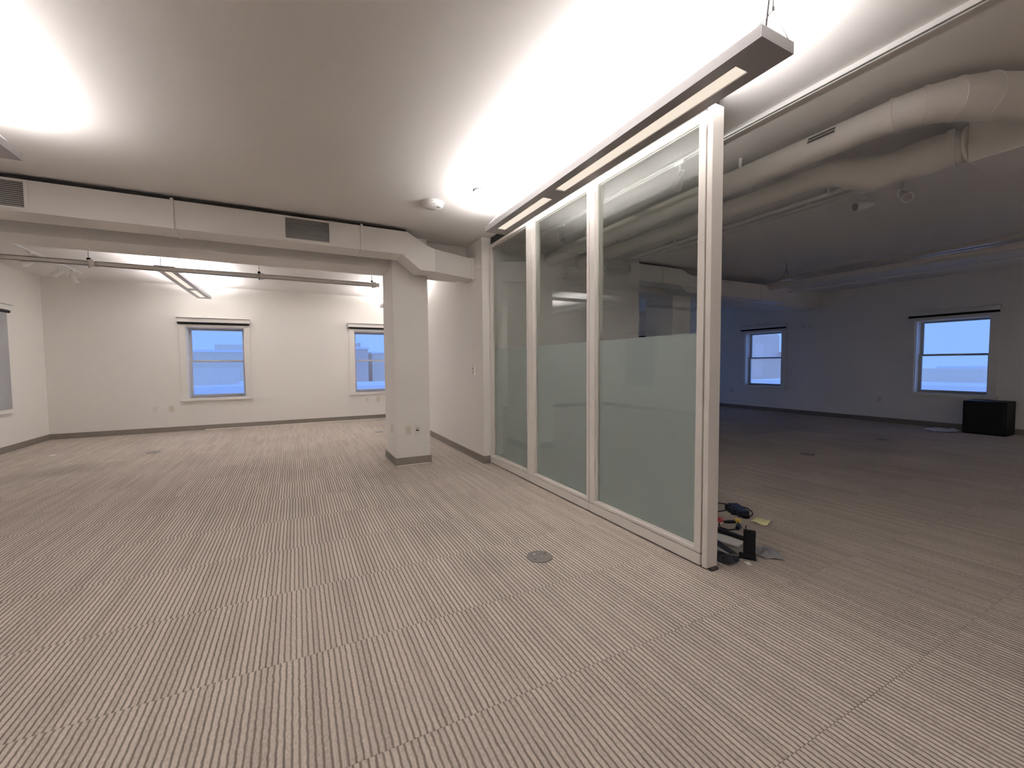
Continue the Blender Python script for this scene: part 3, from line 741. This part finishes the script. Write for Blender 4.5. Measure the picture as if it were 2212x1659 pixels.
# ------------------------------------------------------------------ floor boxes
def floor_box(x, y, label, detailed=False, r=0.088):
    t = thing('floor_box', (x, y, 0), label, 'floor box', 'round floor boxes in the carpet')
    MB().lathe((x, y, 0), [(r, 0), (r * 0.98, 0.005), (r * 0.80, 0.007), (r * 0.78, 0.006)], 36).build('trim_ring', 'boxcover', t, smooth=True)
    MB().lathe((x, y, 0), [(r * 0.77, 0.0), (r * 0.77, 0.0055), (0, 0.0058)], 36).build('cover', 'boxcover', t, smooth=True)
    if detailed:
        for (dx, dy, q) in ((-0.018, 0.040, 0.010), (0.012, -0.010, 0.009), (0.028, -0.036, 0.005)):
            MB().lathe((x + dx, y + dy, 0.0055), [(q, 0), (q * 0.9, 0.0035), (0, 0.004)], 14).build('latch', 'brass', t, smooth=True)
        for (dx, dy) in ((0.055, 0.02), (-0.05, -0.03)):
            MB().lathe((x + dx, y + dy, 0.0056), [(0.006, 0), (0.006, 0.0006), (0, 0.0006)], 10).build('screw_hole', 'dark', t)
floor_box(1.42, 2.379, 'round grey floor box with bright latches in the carpet beside the glass partition', True)
floor_box(-1.977, 8.134, 'round dark floor box cover in the carpet near the back corner')
floor_box(1.40, 8.394, 'round dark floor box cover in the carpet behind the column')
floor_box(6.356, 3.30, 'round dark floor box cover in the unlit carpet, nearer the partition')
floor_box(8.611, 3.345, 'round dark floor box cover in the unlit carpet, nearer the outer wall')

# ------------------------------------------------------------------ black box and plastic sheet by the outer wall
bb = thing('black_box', (10.8, 2.72, 0), 'matte black square box standing on the carpet below the dusk window', 'box')
box(10.62, 11.06, 2.44, 2.97, 0.0, 0.585).build('body', 'black', bb, bevel=0.012)
box(10.605, 10.62, 2.47, 2.94, 0.03, 0.555).build('front_panel', 'black', bb, bevel=0.004)
for (x, y) in ((10.68, 2.50), (10.68, 2.91)): pass

def crumple(name, x0, x1, y0, y1, h, mat, label, cat, n=14, rot=0.0, seed=1, taper=True):
    rnd = random.Random(seed); cx, cy = (x0 + x1) / 2, (y0 + y1) / 2
    mb = MB(); vs = []; fs = []
    ph = [rnd.uniform(0, 6.28) for _ in range(6)]
    for i in range(n + 1):
        for j in range(n + 1):
            u, v = i / n - 0.5, j / n - 0.5
            e = 1 - max(abs(u), abs(v)) * 2
            z = h * (0.25 + 0.75 * min(1, e * 2.2)) * (0.5 + 0.25 * math.sin(9 * u + ph[0] + 5 * v) + 0.25 * math.sin(13 * v + ph[1] - 7 * u)) + rnd.uniform(0, 0.25) * h
            X = u * (x1 - x0) * (1 + 0.12 * math.sin(7 * v + ph[2])); Yv = v * (y1 - y0) * (1 + 0.12 * math.sin(6 * u + ph[3]))
            vs.append((cx + X * math.cos(rot) - Yv * math.sin(rot), cy + X * math.sin(rot) + Yv * math.cos(rot), 0.002 + max(0, z)))
    m = (n + 1)
    for i in range(n):
        for j in range(n):
            fs.append((i * m + j, (i + 1) * m + j, (i + 1) * m + j + 1, i * m + j + 1))
    o = mb.add(vs, fs).build(name, mat, smooth=True)
    so = o.modifiers.new('thick', 'SOLIDIFY'); so.thickness = 0.0015; so.offset = 1
    return tag(o, label, cat)
crumple('plastic_sheet', 10.35, 10.92, 3.04, 3.44, 0.045, 'sheet', 'crumpled pale plastic sheet on the carpet beside the black box', 'plastic', seed=4)

# ------------------------------------------------------------------ clutter behind the end post
def poly_sheet(name, pts, z, th, mat, label, cat, lift=None):
    """flat sheet of a given outline; lift raises each corner"""
    lift = lift or [0] * len(pts)
    n = len(pts)
    vs = [(p[0], p[1], z + l) for p, l in zip(pts, lift)] + [(p[0], p[1], z + l + th) for p, l in zip(pts, lift)]
    fs = [tuple(range(n))[::-1], tuple(range(n, 2 * n))] + [(i, (i + 1) % n, n + (i + 1) % n, n + i) for i in range(n)]
    return tag(MB().add(vs, fs).build(name, mat), label, cat)
# yellow note, curled
mb = MB(); vs = []; fs = []
A, B_, C_, D_ = Vector((3.258, 2.108, 0)), Vector((3.367, 2.132, 0)), Vector((3.400, 2.016, 0)), Vector((3.262, 1.972, 0))
for i in range(9):
    for j in range(3):
        u, v = i / 8, j / 2
        p = A.lerp(D_, u).lerp(B_.lerp(C_, u), v)
        vs.append((p.x, p.y, 0.003 + 0.022 * u * u * (0.6 + 0.4 * v) + 0.006 * math.sin(u * 6)))
for i in range(8):
    for j in range(2): fs.append((i * 3 + j, i * 3 + j + 1, i * 3 + j + 4, i * 3 + j + 3))
nt_ = mb.add(vs, fs).build('sticky_note', 'note', smooth=True); so = nt_.modifiers.new('thick', 'SOLIDIFY'); so.thickness = 0.0008
tag(nt_, 'curled yellow sticky note lying on the carpet by the cables', 'note')

# power adapter with ribs and cable
pa = thing('power_adapter', (3.33, 2.25, 0), 'dark navy ribbed power adapter with looping black cord', 'adapter')
def obox(c, ax, ay, hx, hy, z0, z1):
    c = Vector(c); ax = Vector(ax).normalized(); ay = Vector((-ax.y, ax.x, 0))
    vs = [tuple(c + ax * sx * hx + ay * sy * hy + Vector((0, 0, z))) for z in (z0, z1) for (sx, sy) in ((-1, -1), (1, -1), (1, 1), (-1, 1))]
    return vs, [(3, 2, 1, 0), (4, 5, 6, 7), (0, 1, 5, 4), (1, 2, 6, 5), (2, 3, 7, 6), (3, 0, 4, 7)]
axd = (-0.50, -0.86, 0)
MB().add(*obox((3.345, 2.27, 0), axd, None, 0.105, 0.042, 0.004, 0.058)).build('case', 'navy', pa, bevel=0.006)
for k in range(3):
    c = Vector((3.345, 2.27, 0)) + Vector(axd).normalized() * (-0.075 + 0.055 * k) + Vector((-0.86, 0.50, 0)) * 0.055
    MB().add(*obox(c, axd, None, 0.014, 0.022, 0.004, 0.050)).build('rib', 'navy', pa, bevel=0.004)
MB().add(*obox((3.345 - 0.055, 2.27 - 0.10, 0), axd, None, 0.022, 0.024, 0.004, 0.034)).build('strain_relief', 'black', pa, bevel=0.004)
MB().tube([(3.27, 2.15, 0.010), (3.34, 2.165, 0.006), (3.42, 2.19, 0.006), (3.475, 2.235, 0.008), (3.50, 2.29, 0.012), (3.50, 2.345, 0.012), (3.48, 2.40, 0.010), (3.46, 2.46, 0.006), (3.42, 2.53, 0.006), (3.36, 2.60, 0.006)], 0.0045, 8).build('cord', 'black', pa, smooth=True)
MB().tube([(3.30, 2.33, 0.020), (3.22, 2.37, 0.006), (3.17, 2.42, 0.006), (3.16, 2.48, 0.006)], 0.0045, 8).build('cord', 'black', pa, smooth=True)

# red tape roll
tr = thing('tape_roll', (3.02, 2.235, 0), 'red and white tape roll half hidden by the end post', 'tape')
MB().lathe((3.02, 2.235, 0.002), [(0.030, 0), (0.052, 0), (0.052, 0.024), (0.030, 0.024), (0.030, 0)], 24).build('roll', 'red', tr, smooth=True)
MB().lathe((3.02, 2.235, 0.002), [(0.0531, 0), (0.0545, 0.0), (0.0545, 0.012), (0.0531, 0.012), (0.0531, 0)], 24).build('edge_band', 'paper', tr, smooth=True)
# plug with yellow tab
pg = thing('plug_cable', (3.07, 2.13, 0), 'black plug cable with a yellow tab next to the tape roll', 'cable')
MB().tube([(3.03, 2.185, 0.012), (3.07, 2.165, 0.014), (3.10, 2.15, 0.014), (3.12, 2.135, 0.012)], [0.008, 0.013, 0.013, 0.009], 10).build('plug_body', 'black', pg, smooth=True)
MB().add(*obox((3.125, 2.125, 0), (0.3, -1, 0), None, 0.020, 0.012, 0.003, 0.040)).build('yellow_tab', 'yellow', pg, bevel=0.003)
MB().tube([(3.11, 2.11, 0.012), (3.08, 2.085, 0.012), (3.03, 2.05, 0.02), (2.99, 2.035, 0.02)], [0.010, 0.018, 0.022, 0.016], 10).build('plug_head', 'navy', pg, smooth=True)
MB().tube([(2.97, 2.03, 0.018), (2.93, 2.07, 0.006), (2.92, 2.13, 0.006), (2.97, 2.18, 0.006), (3.01, 2.20, 0.012)], 0.005, 8).build('cord', 'black', pg, smooth=True)
# small white carton
cb = thing('paper_packet', (2.93, 2.16, 0), 'small white paper packet behind the end post', 'packet')
MB().add(*obox((2.875, 2.185, 0), (0.5, -0.86, 0), None, 0.05, 0.035, 0.002, 0.028)).build('packet_body', 'paper', cb, bevel=0.002)
MB().add(*obox((2.875, 2.185, 0), (0.5, -0.86, 0), None, 0.051, 0.010, 0.0275, 0.0288)).build('flap', 'red', cb)
# black strip (cable cover)
st = thing('cable_cover', (2.83, 1.99, 0), 'long black plastic cable cover strip lying across papers', 'strip')
MB().add(*obox((2.825, 1.985, 0), (0.10, -1, 0), None, 0.16, 0.026, 0.020, 0.040)).build('strip_body', 'black', st, bevel=0.006)
MB().add(*obox((2.826, 1.985, 0), (0.10, -1, 0), None, 0.155, 0.006, 0.0401, 0.043)).build('ridge', 'navy', st, bevel=0.001)
poly_sheet('paper_sheet', [(2.66, 1.99), (2.77, 2.06), (2.85, 1.87), (2.70, 1.83)], 0.008, 0.010, 'paper', 'stack of white paper under the black strip', 'paper', [0, 0, 0.0, 0.004])
poly_sheet('envelope', [(2.58, 2.02), (2.68, 2.03), (2.605, 1.79), (2.56, 1.82)], 0.004, 0.003, 'paper', 'white envelope sticking out beside the end post', 'envelope')
poly_sheet('folder_strip', [(2.635, 2.06), (2.70, 2.05), (2.585, 1.755), (2.555, 1.79)], 0.018, 0.004, 'charcoal', 'dark charcoal folder strip slanting over the envelope', 'folder')
# standing black holder
bh = thing('desk_holder', (2.65, 1.72, 0), 'tall black plastic holder standing at the edge of the clutter', 'holder')
MB().add(*obox((2.663, 1.725, 0), (0.55, -0.83, 0), None, 0.036, 0.010, 0.004, 0.178)).build('back_plate', 'black', bh, bevel=0.003)
MB().add(*obox((2.700, 1.775, 0), (-0.83, -0.55, 0), None, 0.044, 0.004, 0.09, 0.172)).build('side_flap', 'black', bh, bevel=0.002)
MB().add(*obox((2.628, 1.715, 0), (0.55, -0.83, 0), None, 0.050, 0.034, 0.0025, 0.020)).build('foot', 'black', bh, bevel=0.004)
crumple('plastic_bag', 2.72, 2.87, 1.60, 1.78, 0.028, 'film', 'grey clear plastic bag lying under the black holder', 'plastic bag', seed=9, rot=-0.5)
crumple('black_bag', 2.40, 2.545, 1.70, 1.88, 0.030, 'charcoal', 'crumpled black plastic bag against the end post foot', 'plastic bag', seed=12, rot=0.3)
poly_sheet('paper_scrap', [(2.555, 1.690), (2.585, 1.675), (2.560, 1.640), (2.535, 1.648)], 0.001, 0.001, 'paper', 'tiny white paper scrap in front of the black holder', 'paper')
poly_sheet('paper_scrap', [(-3.30, 8.63), (-3.24, 8.65), (-3.22, 8.61), (-3.27, 8.59)], 0.001, 0.001, 'paper', 'tiny white scrap on the carpet by the side wall base', 'paper')

# ------------------------------------------------------------------ outside, seen through the windows
gnd = struct(box(-260, 320, -200, 330, -16.2, -16), 'ground', 'street')
def building(x, y, w, d, top, label, mat='bld_a', snow=True, tower=False):
    t = thing('city_building', (x, y, -16), label, 'building')
    b = box(x - w / 2, x + w / 2, y - d / 2, y + d / 2, -16, top).build('walls', mat, t)
    box(x - w / 2 - 0.4, x + w / 2 + 0.4, y - d / 2 - 0.4, y + d / 2 + 0.4, top, top + 0.6).build('roof', 'snow' if snow else mat, t)
    box(x + w * 0.12, x + w * 0.28, y - d * 0.2, y + d * 0.2, top + 0.6, top + 2.2).build('roof_hut', mat, t)
    if tower:
        MB().hull([[(x - 3, y - 3, top), (x + 3, y - 3, top), (x + 3, y + 3, top), (x - 3, y + 3, top)], [(x - 3, y - 3, top + 7), (x + 3, y - 3, top + 7), (x + 3, y + 3, top + 7), (x - 3, y + 3, top + 7)], [(x - 0.3, y - 0.3, top + 14), (x + 0.3, y - 0.3, top + 14), (x + 0.3, y + 0.3, top + 14), (x - 0.3, y + 0.3, top + 14)]]).build('tower', mat, t)
building(-14, 52, 30, 14, -1.1, 'low snowy-roofed building close outside the back windows')
building(12, 58, 14, 12, -1.7, 'low snowy-roofed building outside the window by the column', 'bld_b')
building(-24, 132, 50, 24, 4.6, 'wide hazy block on the skyline beyond the back window')
building(16.5, 142, 5, 24, 6.0, 'narrow hazy tower block on the skyline beyond the column window', 'bld_b')
building(40, 154, 36, 24, 5.0, 'broad hazy block on the skyline beyond the column window')
building(100, 160, 70, 24, 4.0, 'long hazy block on the skyline beyond the end wall of the unlit room')
building(68, 24, 16, 30, -1.9, 'low snowy-roofed building close outside the dusk windows')
building(132, 82, 26, 34, 2.2, 'hazy building with a pointed tower beyond the dusk windows', 'bld_b', tower=True)
building(142, 20, 26, 40, -0.6, 'hazy block on the skyline beyond the window over the black box')
building(72, -12, 18, 22, -3.5, 'low flat building with snowy roof near the window over the black box', 'bld_b')
